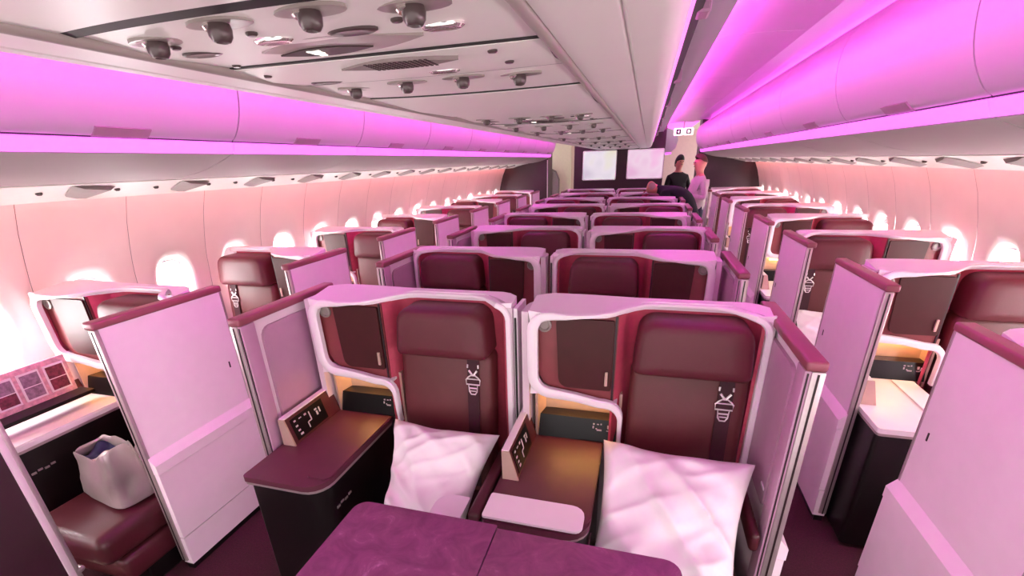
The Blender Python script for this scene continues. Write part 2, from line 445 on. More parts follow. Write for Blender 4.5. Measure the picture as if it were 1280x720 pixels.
for s in (-1, 1):
    F = (lambda p: p) if s > 0 else flipx
    link('soffit_side', slab_y(F(side), .012 * s, Y0, YB).mesh('soffit_side', 'soffit', True), ceil)
    link('cove_light', slab_y(F(cove), .012 * s, Y0, YB).mesh('cove_light', 'led_cove', True), ceil)
    link('cove_slot', slab_y(F(slot), .012 * s, Y0, YB).mesh('cove_slot', 'gasket', True), ceil)
    link('cove_rail', slab_y(F(rail2), .012 * s, Y0, YB).mesh('cove_rail', 'bin', True), ceil)
    link('soffit_rail', B().tube([(s * .347, Y0, 2.117), (s * .347, YB, 2.117)], .012, 10).mesh('soffit_rail', 'soffit_rail', True), ceil)
    yy = Y0
    while yy < YB:
        ye = min(yy + 1.68, YB)
        link('aisle_panel', slab_y(F([(p.x, p.y) for p in spline([(p[0], p[1], 0) for p in aisle], 3)]), .012 * s, yy + .003, ye - .003).mesh('aisle_panel', 'aisle_ceiling', True), ceil)
        yy = ye
    link('ceiling_recess', slab_y(F(recess), .012 * s, Y0, YB).mesh('ceiling_recess', 'aisle_ceiling', True), ceil)
    x0, x1 = sorted((s * .69, s * .775))
    link('cove_lamp', B().box(x0, x1, Y0, YB, 2.418, 2.424).mesh('cove_lamp', 'led_hidden'), ceil)
    x0, x1 = sorted((s * 1.63, s * 1.67))
    link('recess_fill', B().box(x0, x1, Y0, YB, 2.512, 2.518).mesh('recess_fill', 'recess_fill_glow'), ceil)  # added strip, kept out of view, to brighten the aisle ceiling and bins
    for q in range(7):
        yy = 1.7 + 1.35 * q
        xa, xb = sorted((s * .628, s * .668))
        link('cove_clip', B().box(xa, xb, yy, yy + .09, 2.30, 2.36, .008).mesh('cove_clip', 'bin_handle'), ceil)

# ================================================================ SUITES
WU = 1.04
def front_y(x):
    t = min(1, max(0, (x - .36) / .20)); t = t * t * (3 - 2 * t)
    return .545 + .165 * t
def shell_parts(mir, sw, opened=False):
    m = WU if mir else None
    D = {}; rx = sw - .002
    # ---------------- shell
    corner = lambda cx, cy, r, a0, a1, n=5: [(cx + r * math.cos(a0 + (a1 - a0) * k / n), cy + r * math.sin(a0 + (a1 - a0) * k / n)) for k in range(n + 1)]
    plan = [(sw, .60)] + corner(sw - .08, .662, .08, 0, PI / 2) + corner(.14, .662, .08, PI / 2, PI) + [(.06, .56)]
    sh = B().wall(plan, .03, .03, 1.352)
    led = B()
    n = 26; xe = sw + .008 if not opened else .94; xs = [.075 + (xe - .075) * k / n for k in range(n + 1)]
    fr = [(x, front_y(x) + (.03 if x < .12 else 0) * (1 - (x - .075) / .045) ** 2 * (x < .12)) for x in xs]
    bk = [(x, .772 - .018 * min(1, max(0, (x - .3) / .2)) - (.05 * (1 - (x - .075) / .09) ** 2 if x < .165 else 0) - (.05 * ((x - xe + .09) / .09) ** 2 if x > xe - .09 else 0)) for x in xs]
    if not opened:
        x9 = sw - .15; fr = [(x, y_ if x < x9 else .71 - .105 * ((x - x9) / (xe - x9)) ** 1.5) for x, y_ in fr]
    led.prism_any([(p[0], p[1]) for p in fr] + [(p[0], p[1]) for p in bk[::-1]], 1.345, 1.374)
    led.map(lambda p: Vector((p.x, p.y, p.z + (.006 if p.z > 1.36 else 0) - max(0, .72 - p.y) * .16 * (p.z > 1.36))))
    def arc3(c, r, a0, a1, y, k=5): return [(c[0] + r * math.cos(a0 + (a1 - a0) * i / k), y, c[1] + r * math.sin(a0 + (a1 - a0) * i / k)) for i in range(k + 1)]
    path = [(rx, .60, .50), (rx, .60, .9), (rx, .60, 1.27)] + arc3((rx - .07, 1.295), .07, 0, PI / 2, .60)
    path = path[:-1]
    c0 = rx - .07; path += [(c0, .625, 1.365)]
    for k in range(1, 14):
        x = c0 - (c0 - .18) * k / 13
        yy = front_y(x); 
        if x > c0 - .07: yy = .625 + (.70 - .625) * (c0 - x) / .07
        path.append((x, yy, 1.366 - .020 * max(0, min(1, (.45 - x) / .2))))
    path += arc3((.165, 1.275), .07, PI / 2, PI, .545)
    path += [(.095, .548, 1.15)] + arc3((.175, 1.075), .08, PI, 1.45 * PI, .55)
    path += [(.28, .55, .985), (.38, .552, .965)] + arc3((.405, .895), .068, .5 * PI, 0, .555) + [(.474, .56, .80), (.475, .565, .742)]
    wd = []
    for p in path:
        if p[0] > c0 - .03: wd.append(.026)
        elif p[2] > 1.33: wd.append(.016 + .02 * max(0, min(1, (.3 - p[0]) / .15)))
        elif p[0] < .2: wd.append(.044)
        elif p[0] < .40: wd.append(.036)
        else: wd.append(max(.018, .036 - .018 * (.965 - p[2]) / .09))
    rim = B().band(path, wd, .03)
    rim_o = B().band([p for p in path[path.index((c0, .625, 1.365)) + 2:]], wd[path.index((c0, .625, 1.365)) + 2:], .03)
    sh_o = B().wall([(.93, .742)] + corner(.14, .662, .08, PI / 2, PI) + [(.06, .56)], .03, .03, 1.352)
    liner_plan = [(p.x, p.y) for p in spline([(.432, .590, 0), (.455, .625, 0), (.48, .685, 0), (.53, .716, 0), (.62, .720, 0), (sw - .14, .718, 0), (sw - .06, .70, 0), (sw - .025, .65, 0), (sw - .022, .61, 0)], 4)]
    lin_ = B().wall(liner_plan, .012, .35, 1.346)
    wing_side = B().box(.085, .10, .56, .72, 1.0, 1.352)
    def cplate(cx, cz, r, a0, sx, sz, y):
        arc = [(cx + r * math.cos(a0 + PI / 2 * i / 6), cz + r * math.sin(a0 + PI / 2 * i / 6)) for i in range(7)]
        return B().prism(arc + [(cx + sx * r * 1.12, cz + sz * r * 1.12)], y, y + .012, 'y')
    cp1 = cplate(.165, 1.275, .078, PI / 2, -1, 1, .548); cp2 = cplate(rx - .07, 1.290, .075, 0, 1, 1, .603); cp3 = cplate(.175, 1.075, .085, PI, -1, -1, .552)
    wing_floor = B().add([(.09, .56, 1.0), (.455, .56, .955), (.455, .72, .955), (.09, .72, 1.0), (.09, .56, 1.012), (.455, .56, .967), (.455, .72, .967), (.09, .72, 1.012)], [(0, 1, 2, 3), (7, 6, 5, 4), (0, 4, 5, 1), (1, 5, 6, 2), (2, 6, 7, 3), (3, 7, 4, 0)])
    panel = B().prism([(.105, 1.345), (.44, 1.345), (.44, .968), (.19, .995), (.135, 1.03), (.105, 1.09)], .580, .60, 'y')
    sdoor = B().prism(rrect(.205, .425, 1.02, 1.33, (.04, .008, .008, .02)), .566, .581, 'y')
    for i, p in enumerate(sdoor.v): sdoor.v[i] = (p[0] - .05 * (p[2] - 1.02) * (1 - (p[0] - .205) / .22), p[1], p[2])
    seam = B().box(.428, .436, .574, .584, .975, 1.345)
    hnd = B().box(.398, .411, .556, .567, 1.045, 1.11, .003)
    lamp = B().lathe([(.03, .0), (.03, -.010), (.022, -.012), (.018, -.006)], (.140, .580, 1.295), 'y', 16)
    nich = B().wall([(.10, .60), (.12, .70), (.20, .715), (.46, .715), (.47, .62)], .012, .70, .985)
    amber = B().box(.16, .44, .665, .690, .938, .950)
    D['shell'] = [('shell_wall', sh.mesh('shell_wall', 'shell', True, m), []),
                  ('top_ledge', led.mesh('top_ledge', 'rim', True, m), []),
                  ('rim', rim.mesh('rim', 'rim', True, m), []),
                  ('liner', lin_.mesh('liner', 'liner', True, m), []),
                  ('wing_side', wing_side.mesh('wing_side', 'liner', False, m), []),
                  *([('corner_plate', q_.mesh('corner_plate', 'rim', False, m), []) for q_ in ((cp1, cp3) if opened else (cp1, cp2, cp3))]),
                  ('wing_floor', wing_floor.mesh('wing_floor', 'rim', False, m), []),
                  ('storage_panel', panel.mesh('storage_panel', 'storage', False, m), [('storage_door', sdoor.mesh('storage_door', 'storage_door', True, m)), ('door_seam', seam.mesh('door_seam', 'dark_trim', False, m)), ('door_handle', hnd.mesh('door_handle', 'beige_metal', False, m)), ('reading_light', lamp.mesh('reading_light', 'spot_cup', True, m))]),
                  ('niche_wall', nich.mesh('niche_wall', 'beige_metal', True, m), []),
                  ('niche_lamp', amber.mesh('niche_lamp', 'amber_lamp', False, m), [])]
    if opened:
        lin_o = B().wall([q for q in liner_plan if q[0] < .90], .012, .35, 1.346)
        D['shell'] = [{'shell_wall': ('shell_wall', sh_o.mesh('shell_wall', 'shell', True, m), []), 'rim': ('rim', rim_o.mesh('rim', 'rim', True, m), []), 'liner': ('liner', lin_o.mesh('liner', 'liner', True, m), [])}.get(c[0], c) for c in D['shell']]
    return D['shell']
def suite_meshes(mir):
    m = WU if mir else None
    D = {'shell_d': shell_parts(mir, 1.045), 'shell_a': shell_parts(mir, .99), 'shell_o': shell_parts(mir, .99, True)}
    # ---------------- seat
    def lean(p):  # backrest leans aft with height
        return Vector((p.x, p.y + .10 * (p.z - .42), p.z))
    back = B().box(.50, .958, .525, .655, .36, 1.125, .035, 3).map(lean)
    head = B()
    hp = [(p[0], p[1]) for p in rrect(.503, .955, 1.115, 1.335, (.03, .03, .062, .062), 5)]
    hp = [(x + (.018 if x < .7 else -.018) * (z - 1.115) / .22, z) for x, z in hp]
    cx, cz = .735, 1.225
    rs = []
    for k, (yy, sc_) in enumerate(((.70, .93), (.69, 1.0), (.58, 1.0), (.555, .985), (.538, .94), (.530, .86), (.526, .55))):
        rs.append([(cx + (x - cx) * sc_, yy + .05 * max(0, (1.12 - z)) * 0 + .10 * (z - 1.05) * .6, cz + (z - cz) * sc_) for x, z in hp])
    head.rings(rs)
    cush = B().box(.475, .975, -.07, .60, .255, .41, .05, 4)
    cush.map(lambda p: Vector((p.x, p.y, p.z + .018 * math.cos((p.x - .725) / .25 * 1.4) * (p.z > .33))))
    foot = B().box(.49, .97, -.01, .55, .11, .25, .03, 3)
    base = B().box(.53, .95, .08, .58, 0, .12, .01)
    belt = B().box(.845, .900, .5145, .5185, .45, 1.11).map(lean)
    by = .514
    bk_ = B()
    def bl(pts, r=.0035, closed=True):
        P = [(.872 + x, by, .985 + z) for x, z in pts]
        if closed: P = P + P[:2]
        bk_.tube(P, r, 6)
    bl([(-.032, .0), (.032, .0), (.034, .022), (.024, .034), (.010, .044), (-.010, .044), (-.024, .034), (-.034, .022)])
    bl([(-.022, .0), (.022, .0), (.018, -.035), (.010, -.048), (-.010, -.048), (-.018, -.035)])
    bl([(-.030, .026), (.030, .026)], .003, False); bl([(-.018, -.018), (.018, -.018)], .004, False); bl([(-.014, -.032), (.014, -.032)], .003, False)
    bl([(-.020, .068), (-.003, .046)], .005, False); bl([(.020, .068), (.003, .046)], .005, False)
    bl([(-.026, .080), (-.025, .096)], .004, False); bl([(.026, .080), (.025, .096)], .004, False)
    bk_.map(lean)
    arm = B().box(.955, .988, .20, .56, .62, .70, .016, 3)
    D['seat'] = [('backrest', back.mesh('backrest', 'leather', True, m), []), ('headrest', head.mesh('headrest', 'leather_head', True, m), []),
                 ('seat_cushion', cush.mesh('seat_cushion', 'leather_dark', True, m), []), ('footrest', foot.mesh('footrest', 'leather_dark', True, m), []),
                 ('seat_base', base.mesh('seat_base', 'console_black', False, m), []),
                 ('seat_belt', belt.mesh('seat_belt', 'belt', False, m), [('buckle', bk_.mesh('buckle', 'buckle', True, m))]),
                 ('armrest', arm.mesh('armrest', 'leather_dark', True, m), [])]
    D['seat_n'] = D['seat'][:-1]
    # ---------------- console
    fp = rrect(.012, .40, .025, .60, (.02, .085, .005, .005), 5)
    body = B().prism(fp, .03, .70)
    fpt = rrect(.004, .408, .0, .60, (.02, .09, .005, .005), 5)
    topw = B().prism(fpt, .715, .74)
    trim = B().prism(rrect(.006, .406, .004, .59, (.02, .09, .005, .005), 5), .70, .715)
    lid = B().prism(rrect(.300, .404, .06, .585, (.015, .03, .004, .004), 4), .739, .746)
    latch = B()
    for k in range(4): latch.box(.399, .404, .085 + .028 * k, .105 + .028 * k, .575 + .006 * (k % 2), .585 + .006 * (k % 2))
    outp = B().add([(.11, .60, .74), (.46, .60, .74), (.46, .63, .84), (.11, .63, .84), (.11, .70, .74), (.46, .70, .74), (.46, .70, .84), (.11, .70, .84)], [(0, 1, 2, 3), (4, 7, 6, 5), (3, 2, 6, 7), (0, 3, 7, 4), (1, 5, 6, 2), (0, 4, 5, 1)])
    ic = B()
    def tilt_icon(x, z, w, h):
        z = .74 + (z - .74) * .72; y_ = .60 + .03 * (z - .74) / .10; h *= .8
        ic.box(x - w / 2, x + w / 2, y_ - .0025, y_ + .001, z - h / 2, z + h / 2)
    for x, z, w, h in ((.36, .850, .008, .008), (.378, .850, .010, .005), (.392, .852, .006, .008), (.358, .830, .006, .014), (.385, .815, .022, .008), (.372, .822, .006, .006), (.425, .838, .010, .022), (.440, .838, .008, .010), (.425, .815, .016, .006), (.436, .825, .006, .012)): tilt_icon(x, z, w, h)
    # angled handset box against the partition
    cp = B().add([(.018, .25, .742), (.085, .25, .742), (.085, .60, .742), (.018, .60, .742), (.018, .25, .87), (.048, .25, .87), (.048, .60, .87), (.018, .60, .87)], [(0, 1, 2, 3), (4, 7, 6, 5), (0, 4, 5, 1), (1, 5, 6, 2), (2, 6, 7, 3), (3, 7, 4, 0)])
    cpf = B(); cpi = B()
    def face(y, h):  # h 0..1 up the sloping face
        return Vector((.085 - .037 * h, y, .742 + .128 * h))
    nrm = Vector((.128, 0, .037)).normalized()
    def quad(b, ya, yb, ha, hb, t):
        P = [face(ya, ha), face(yb, ha), face(yb, hb), face(ya, hb)]
        b.add([p for p in P] + [p + nrm * t for p in P], [(3, 2, 1, 0), (4, 5, 6, 7), (0, 1, 5, 4), (1, 2, 6, 5), (2, 3, 7, 6), (3, 0, 4, 7)])
    quad(cpf, .275, .50, .10, .90, .003)
    for ya, yb, ha, hb in ((.292, .304, .74, .80), (.325, .342, .74, .78), (.362, .376, .72, .79), (.292, .306, .54, .60), (.296, .310, .36, .42), (.30, .318, .20, .27), (.392, .398, .45, .76), (.372, .396, .42, .46), (.366, .372, .22, .44), (.432, .448, .64, .70), (.438, .448, .44, .60), (.460, .468, .48, .68)): quad(cpi, ya, yb, ha, hb, .005)
    cap = B().add([(.016, .244, .741), (.088, .244, .741), (.050, .244, .873), (.016, .244, .873), (.016, .251, .741), (.088, .251, .741), (.050, .251, .873), (.016, .251, .873)], [(0, 1, 2, 3), (7, 6, 5, 4), (0, 4, 5, 1), (1, 5, 6, 2), (2, 6, 7, 3), (3, 7, 4, 0)])
    for q_ in (body, trim, topw, cp, cpf, cpi, cap): q_.map(lambda p: Vector((p.x + .020 * max(0, 1 - p.x / .30), p.y, p.z)))
    D['console'] = [('console_body', body.mesh('console_body', 'console_black', True, m), []),
                    ('edge_trim', trim.mesh('edge_trim', 'silver', True, m), []),
                    ('console_top', topw.mesh('console_top', 'console_top', True, m), []),
                    ('armrest_lid', lid.mesh('armrest_lid', 'console_top', True, m), []),
                    ('latch', latch.mesh('latch', 'silver', False, m), []),
                    ('outlet_panel', outp.mesh('outlet_panel', 'gloss_black', False, m), [('outlet_icons', ic.mesh('outlet_icons', 'icon', False, m))]),
                    ('control_panel', cp.mesh('control_panel', 'leather_dark', False, m), [('top_edge', B().box(.033, .063, .25, .60, .868, .876, .002).mesh('top_edge', 'rim', False, m)), ('touch_face', cpf.mesh('touch_face', 'gloss_black', False, m)), ('button_icons', cpi.mesh('button_icons', 'icon', False, m)), ('end_cap', cap.mesh('end_cap', 'beige_metal', False, m))])]
    tw = B().prism(fpt, .715, .74).map(lambda p: Vector((p.x + .020 * max(0, 1 - p.x / .30), p.y, p.z))); lw = B().prism(rrect(.300, .404, .06, .585, (.015, .03, .004, .004), 4), .739, .746)
    D['console_w'] = [c if c[0] not in ('console_top', 'armrest_lid') else (c[0], (tw.mesh('console_top', 'console_white', True, m) if c[0] == 'console_top' else lw.mesh('armrest_lid', 'console_white', True, m)), []) for c in D['console']]
    return D
SM = {False: suite_meshes(False), True: suite_meshes(True)}

DL = .635  # door length
def door_meshes(s):
    """privacy door; local y 0..DL, aisle face on side s of x"""
    def bx(xa, xb, *r, **k): return B().box(*(sorted((s * xa, s * xb))), *r, **k)
    panel = bx(-.016, .016, .012, DL, .64, 1.335)
    cap = bx(-.037, .022, -.006, DL + .006, 1.332, 1.366, r=.009, seg=3)
    sh = B().prism([(s * -.016, .66), (s * .017, .695), (s * .050, .655), (s * .050, .605), (s * -.016, .605)], .002, DL, 'y')
    low = bx(-.016, .046, .004, DL, .215, .602)
    kick = bx(-.016, .042, .004, DL, .04, .208)
    plinth = bx(-.014, .030, .01, DL, .0, .042)
    post = bx(-.018, .019, -.004, .014, .06, 1.332, r=.003)
    stripe = bx(-.003, .003, -.006, -.003, .06, 1.325)
    pil = bx(-.036, -.016, .0, .075, .04, 1.332, r=.004)
    pst = bx(-.029, -.025, -.004, .001, .06, 1.325)
    inner = B()
    inner.prism(rrect(.11, DL - .03, .74, 1.29, (.02, .02, .05, .05)), s * -.030, s * -.015, 'x')
    tagp = B().prism(rrect(.12, .165, .80, .812, .003), s * -.032, s * -.029, 'x')
    latch = B().prism(rrect(DL - .075, DL - .067, .92, .955, .003), s * .015, s * .018, 'x')
    edge = bx(.0145, .0185, DL - .012, DL, .66, 1.332)
    hinge = B().lathe([(.012, -.02), (.012, .02)], (s * .03, .006, .13), 'y', 8)
    return [('door_panel', panel.mesh('door_panel', 'door'), [('inner_panel', inner.mesh('inner_panel', 'door_inner')), ('care_tag', tagp.mesh('care_tag', 'rim')), ('door_latch', latch.mesh('door_latch', 'dark_trim'))]),
            ('door_cap', cap.mesh('door_cap', 'door_cap', True), []), ('shoulder_rail', sh.mesh('shoulder_rail', 'door'), []),
            ('lower_panel', low.mesh('lower_panel', 'door'), []), ('kick_panel', kick.mesh('kick_panel', 'door'), []),
            ('plinth', plinth.mesh('plinth', 'console_black'), []), ('end_post', post.mesh('end_post', 'silver', True), [('post_stripe', stripe.mesh('post_stripe', 'dark_trim'))]),
            ('inner_pilaster', pil.mesh('inner_pilaster', 'door_inner', True), [('pilaster_stripe', pst.mesh('pilaster_stripe', 'dark_trim'))]),
            ('edge_strip', edge.mesh('edge_strip', 'silver'), [])]
DM = {1: door_meshes(1), -1: door_meshes(-1)}
DMW = {q: [(n_, m_, [x for x in sub if x[0] not in ('inner_panel', 'care_tag')]) for n_, m_, sub in DM[q] if n_ != 'inner_pilaster'] for q in DM}
def build(name, parts, label, cat, loc, group):
    t = thing(name, label, cat, loc, group)
    for pn, me, subs in parts:
        p = link(pn, me, t)
        for sn, sm_ in subs: link(sn, sm_, p)
    return t

COLS = {'WL': (-2.66, -.16, False, -1.63, 1, 'window column, tote-bag side'),
        'CL': (-1.035, 0., False, -1.06, -1, 'centre pair, tote-bag side'),
        'CR': (.03, 0., False, 1.06, 1, "centre pair, passengers' aisle side"),
        'WR': (1.62, -.16, True, 1.63, -1, "window column, passengers' aisle side")}
for col, (xc, yo, mir0, dx, ds, where) in COLS.items():
    for k in range(8):
        mir = mir0 ^ (k % 2 == 1)
        x0 = xc + {('WL', True): -.014, ('WR', False): .014, ('CR', True): -.028, ('CL', True): -.018}.get((col, mir), 0)
        Y = 1.21 + yo + PITCHY * k
        row = ORD[k] + ' row from purple table'
        S = SM[mir]
        build('suite_shell', S['shell_o' if (col == 'WL' and mir) or (col == 'WR' and not mir) else 'shell_d' if (col == 'CL' and not mir) or (col == 'CR' and mir) else 'shell_a'], 'pink-rimmed seat shell, %s, %s' % (row, where), 'seat shell', (x0, Y, 0), 'seat shells')
        build('airline_seat', S['seat' if (col == 'CL' and mir) or (col == 'CR' and not mir) else 'seat_n'], 'maroon leather seat, %s, %s' % (row, where), 'seat', (x0, Y, 0), 'leather cabin seats')
        build('side_console', S['console_w' if col[0] == 'W' else 'console'], ('white-topped' if col[0] == 'W' else 'plum-topped') + ' black side console, %s, %s' % (row, where), 'console', (x0, Y, 0), 'side consoles')
        build('privacy_door', (DMW if col[0] == 'W' else DM)[ds], 'pink privacy door with maroon cap, %s, %s' % (row, where), 'privacy door', (dx, Y + .205, 0), 'privacy doors along the aisles')
        if col == 'CL':
            build('centre_divider', [('divider_post', B().box(-.009, .009, .60, .76, .5, 1.352, .003).mesh('divider_post', 'rim'), [('divider_slot', B().box(-.004, .004, .594, .601, .56, 1.31).mesh('divider_slot', 'gasket'))]),
                                     ('divider_armrest', B().box(*sorted(((1 if mir else -1) * .062, (1 if mir else -1) * .010)), .06, .595, .60, .705, .014, 3).mesh('divider_armrest', 'leather_dark', True), [('divider_channel', B().box(*sorted(((1 if mir else -1) * .012, (1 if mir else -1) * .006)), .05, .595, .45, .68).mesh('divider_channel', 'console_black'))])],
                  'slim post and dark armrest dividing centre pair, ' + row, 'divider', (.038 if not mir else -.026, Y, 0), 'centre dividers')

# ================================================================ THINGS NEAR THE CAMERA
# folding table with two leaves
t = thing('folding_table', 'purple mottled table of two leaves in front of the centre pair', 'table', (0, 0, 0))
link('table_leaf', B().prism(rrect(-.408, .132, .55, 1.165, (.05, .004, .004, .05), 5), .755, .775).mesh('table_leaf', 'marble', True), t)
link('table_leaf', B().prism(rrect(.137, .728, .55, 1.15, (.05, .05, .05, .004), 5), .755, .775).mesh('table_leaf', 'marble', True), t)
link('table_frame', B().box(-.34, .66, .60, 1.10, .728, .754, .006).mesh('table_frame', 'dark_trim'), t)
link('table_pedestal', B().lathe([(.05, .02), (.045, .73)], (.14, .85, 0), 'z', 18).mesh('table_pedestal', 'silver', True), t)
link('table_foot', B().lathe([(.17, 0), (.17, .012), (.05, .022)], (.14, .85, 0), 'z', 24).mesh('table_foot', 'dark_trim', True), t)
# pull-out white shelves beside the table
tag(link('pullout_shelf', B().prism(rrect(.055, .415, 1.215, 1.345, (.01, .03, .05, .01), 4), .7475, .757).mesh('pullout_shelf', 'console_white', True)), 'white shelf lying on the plum console behind the table', 'shelf', 'white shelves')
tag(link('pullout_shelf', B().prism(rrect(-.16, -.035, 1.17, 1.345, (.01, .01, .01, .06), 4), .705, .714).mesh('pullout_shelf', 'console_white', True)), 'small white shelf corner beside the dark divider armrest', 'shelf', 'white shelves')

def pillow(name, P, thick, label, seed, group='white pillows on the seats'):
    """P = four corners (tl, tr, br, bl); bulges along the normal; wrinkled"""
    tl, tr, br, bl_ = [Vector(p) for p in P]
    nrm = ((tr - tl).cross(bl_ - tl)).normalized()
    if nrm.y > 0: nrm = -nrm
    n = 72; F_ = []; K = []
    for j in range(n + 1):
        for i in range(n + 1):
            u, v = i / n, j / n
            pinch = .045 * math.sin(PI * v) * (1 if u < .5 else -1) * (abs(2 * u - 1) ** 3)
            pin2 = .045 * math.sin(PI * u) * (1 if v < .5 else -1) * (abs(2 * v - 1) ** 3)
            uu, vv = u + pinch, v + pin2
            p = tl.lerp(tr, uu).lerp(bl_.lerp(br, uu), vv)
            e = max(0, (1 - (2 * u - 1) ** 4) * (1 - (2 * v - 1) ** 4)); h = e ** .55
            # folds run in from the corners and drape diagonally
            def crease(ang, fa, fl, off):
                c_, s_ = math.cos(ang), math.sin(ang)
                nn = noise.noise(Vector(((u * c_ + v * s_) * fl + off, (-u * s_ + v * c_) * fa + off * 1.7, seed)))
                return math.exp(-(nn / .22) ** 2)
            w1 = crease(.75, 4.2, .9, seed); w2 = crease(-.5, 6.0, 1.4, seed + 4.1); w3 = noise.noise(Vector((u * 3 + seed, v * 3, 2.2)))
            h2 = h * thick + (w1 * .024 + w2 * .010 + w3 * .035) * min(1, h * 1.3) * (thick / .08)
            F_.append(p + nrm * h2); K.append(p - nrm * (h * thick * .55))
    m = n + 1; fs = []
    for j in range(n):
        for i in range(n):
            a = j * m + i; fs.append((a, a + 1, a + m + 1, a + m)); a += m * m; fs.append((a, a + m, a + m + 1, a + 1))
    bm = bmesh.new(); vs_ = [bm.verts.new(p) for p in F_ + K]
    for f in fs: bm.faces.new([vs_[i] for i in f])
    bmesh.ops.remove_doubles(bm, verts=bm.verts, dist=.0004)
    b = B(); b.bm(bm)
    o = link(name, b.mesh(name, 'pillow', True)); me = o.data
    me.polygons.foreach_set('use_smooth', [True] * len(me.polygons))
    return tag(o, label, 'pillow', group)
pillow('pillow', [(-.545, 1.70, .80), (-.005, 1.66, .81), (-.075, 1.27, .52), (-.42, 1.27, .50)], .075, 'white wrinkled pillow on the centre seat by the divider, behind purple table', 3.1)
pillow('pillow', [(.445, 1.69, .835), (1.005, 1.60, .865), (.90, 1.16, .60), (.44, 1.24, .52)], .085, 'white wrinkled pillow on the aisle-side centre seat behind purple table', 8.4)
def seat_pillow(col, k, label, seed):
    x0, yo, mir0, *_ = COLS[col]; mir = mir0 ^ (k % 2 == 1); Y = 1.21 + yo + PITCHY * k
    fx = (lambda x: x0 + WU - x) if mir else (lambda x: x0 + x)
    c = [(fx(.50), Y + .46, .83), (fx(.96), Y + .46, .83), (fx(.97), Y + .12, .43), (fx(.50), Y + .12, .43)]
    pillow('pillow', c, .06, label, seed)
seat_pillow('WR', 1, 'white pillow in window seat behind the big pink door by the white console', 1.7)
seat_pillow('WR', 2, "white pillow on third-row window-column seat, passengers' aisle side", 2.9)
seat_pillow('WR', 3, "white pillow on fourth-row window-column seat, passengers' aisle side", 5.2)
pillow('pillow', [(-1.98, 1.60, .86), (-1.66, 1.55, .84), (-1.66, 1.38, .45), (-2.0, 1.42, .45)], .05, 'white pillow propped behind the silver tote bag', 6.6)

# silver tote bag on the first seat by the windows
def tote():
    t = thing('tote_bag', 'crumpled silver tote bag standing open on a maroon seat', 'bag', (-1.915, 1.275, .432), rz=math.radians(-10)); t.scale = (1.12, 1.12, 1.2)
    b = B(); rs = []; N = 56
    for z, hx, hy in ((0, .145, .078), (.006, .152, .085), (.03, .156, .088), (.06, .157, .086), (.09, .156, .083), (.12, .154, .08), (.15, .151, .076), (.18, .147, .073), (.205, .143, .071), (.225, .141, .071), (.232, .137, .068), (.222, .132, .063), (.19, .132, .060)):
        ring = []
        for i in range(N):
            a = 2 * PI * i / N; c_, s_ = math.cos(a), math.sin(a)
            x = math.copysign(abs(c_) ** .42, c_) * hx; y = math.copysign(abs(s_) ** .42, s_) * hy
            f = min(1, z / .04)
            w = (.022 * noise.noise(Vector((x * 9, y * 9 + 3, z * 6 + x * 4))) + .010 * noise.noise(Vector((x * 26, y * 22, z * 20)))) * f
            dz = (.035 * noise.noise(Vector((c_ * 1.6, s_ * 1.6, 4.2))) + .014 * c_) * max(0, (z - .12) / .11)
            ring.append((x * (1 + w / .15), y * (1 + w / .10), z + dz))
        rs.append(ring)
    b.rings(rs, cap0=True, cap1=False)
    link('bag_body', b.mesh('bag_body', 'tote', True), t)
    li = B(); n = 14; vs_ = []; fs_ = []
    for j in range(n + 1):
        for i in range(n + 1):
            x = (-1 + 2 * i / n) * .132; y = (-1 + 2 * j / n) * .060
            vs_.append((x, y, .185 + .03 * noise.noise(Vector((x * 16, y * 20, 1.3))) - .02 * (i / n)))
    for j in range(n):
        for i in range(n): q = j * (n + 1) + i; fs_.append((q, q + 1, q + n + 2, q + n + 1))
    link('lining', li.add(vs_, fs_).mesh('lining', 'navy_cloth', True), t)
    sc_ = B(); vs_ = []; fs_ = []
    for j in range(n + 1):
        for i in range(n + 1):
            x = .0 + .125 * i / n; y = (-1 + 2 * j / n) * .055
            vs_.append((x, y, .19 + .045 * math.sin(PI * i / n) * math.sin(PI * j / n) + .03 * noise.noise(Vector((x * 22, y * 26, 5.3)))))
    for j in range(n):
        for i in range(n): q = j * (n + 1) + i; fs_.append((q, q + 1, q + n + 2, q + n + 1))
    link('scarf', sc_.add(vs_, fs_).mesh('scarf', 'tote', True), t)
tote()
# rolled cream blanket on the floor by the seat
bl = B(); rs = []
for k in range(13):
    u = k / 12; r = .075 * (1 - (2 * u - 1) ** 6) ** .5 + .004
    rs.append([(-1.99 + .34 * u, 0.93 - .03 * u + r * math.cos(a) * (1 + .1 * math.sin(3 * a + u * 5)), .085 + r * math.sin(a)) for a in [2 * PI * q / 14 for q in range(14)]])
tag(link('rolled_blanket', bl.rings(rs).mesh('rolled_blanket', 'cream_cloth', True)), 'rolled cream blanket on the carpet below the tote bag seat', 'blanket')

# foreground partition that the first door slides towards
t = thing('partition', 'dark maroon partition with pale edge post beside the tote bag seat', 'partition', (-1.63, 0, 0))
link('partition_panel', B().box(-.02, .02, -.6, .825, .02, 1.335).mesh('partition_panel', 'bulkhead'), t)
link('edge_post', B().box(-.026, .028, .825, .852, .02, 1.335, .004).mesh('edge_post', 'shell', True), t)
link('post_strip', B().box(.0, .03, .845, .862, .05, 1.32, .003).mesh('post_strip', 'silver', True), t)
link('partition_cap', B().box(-.028, .032, -.6, .862, 1.335, 1.366, .008).mesh('partition_cap', 'door_cap', True), t)
link('hinge_knob', B().lathe([(.014, -.014), (.014, .01), (.0, .014)], (.02, .865, .42), 'x', 10).mesh('hinge_knob', 'silver', True), t)
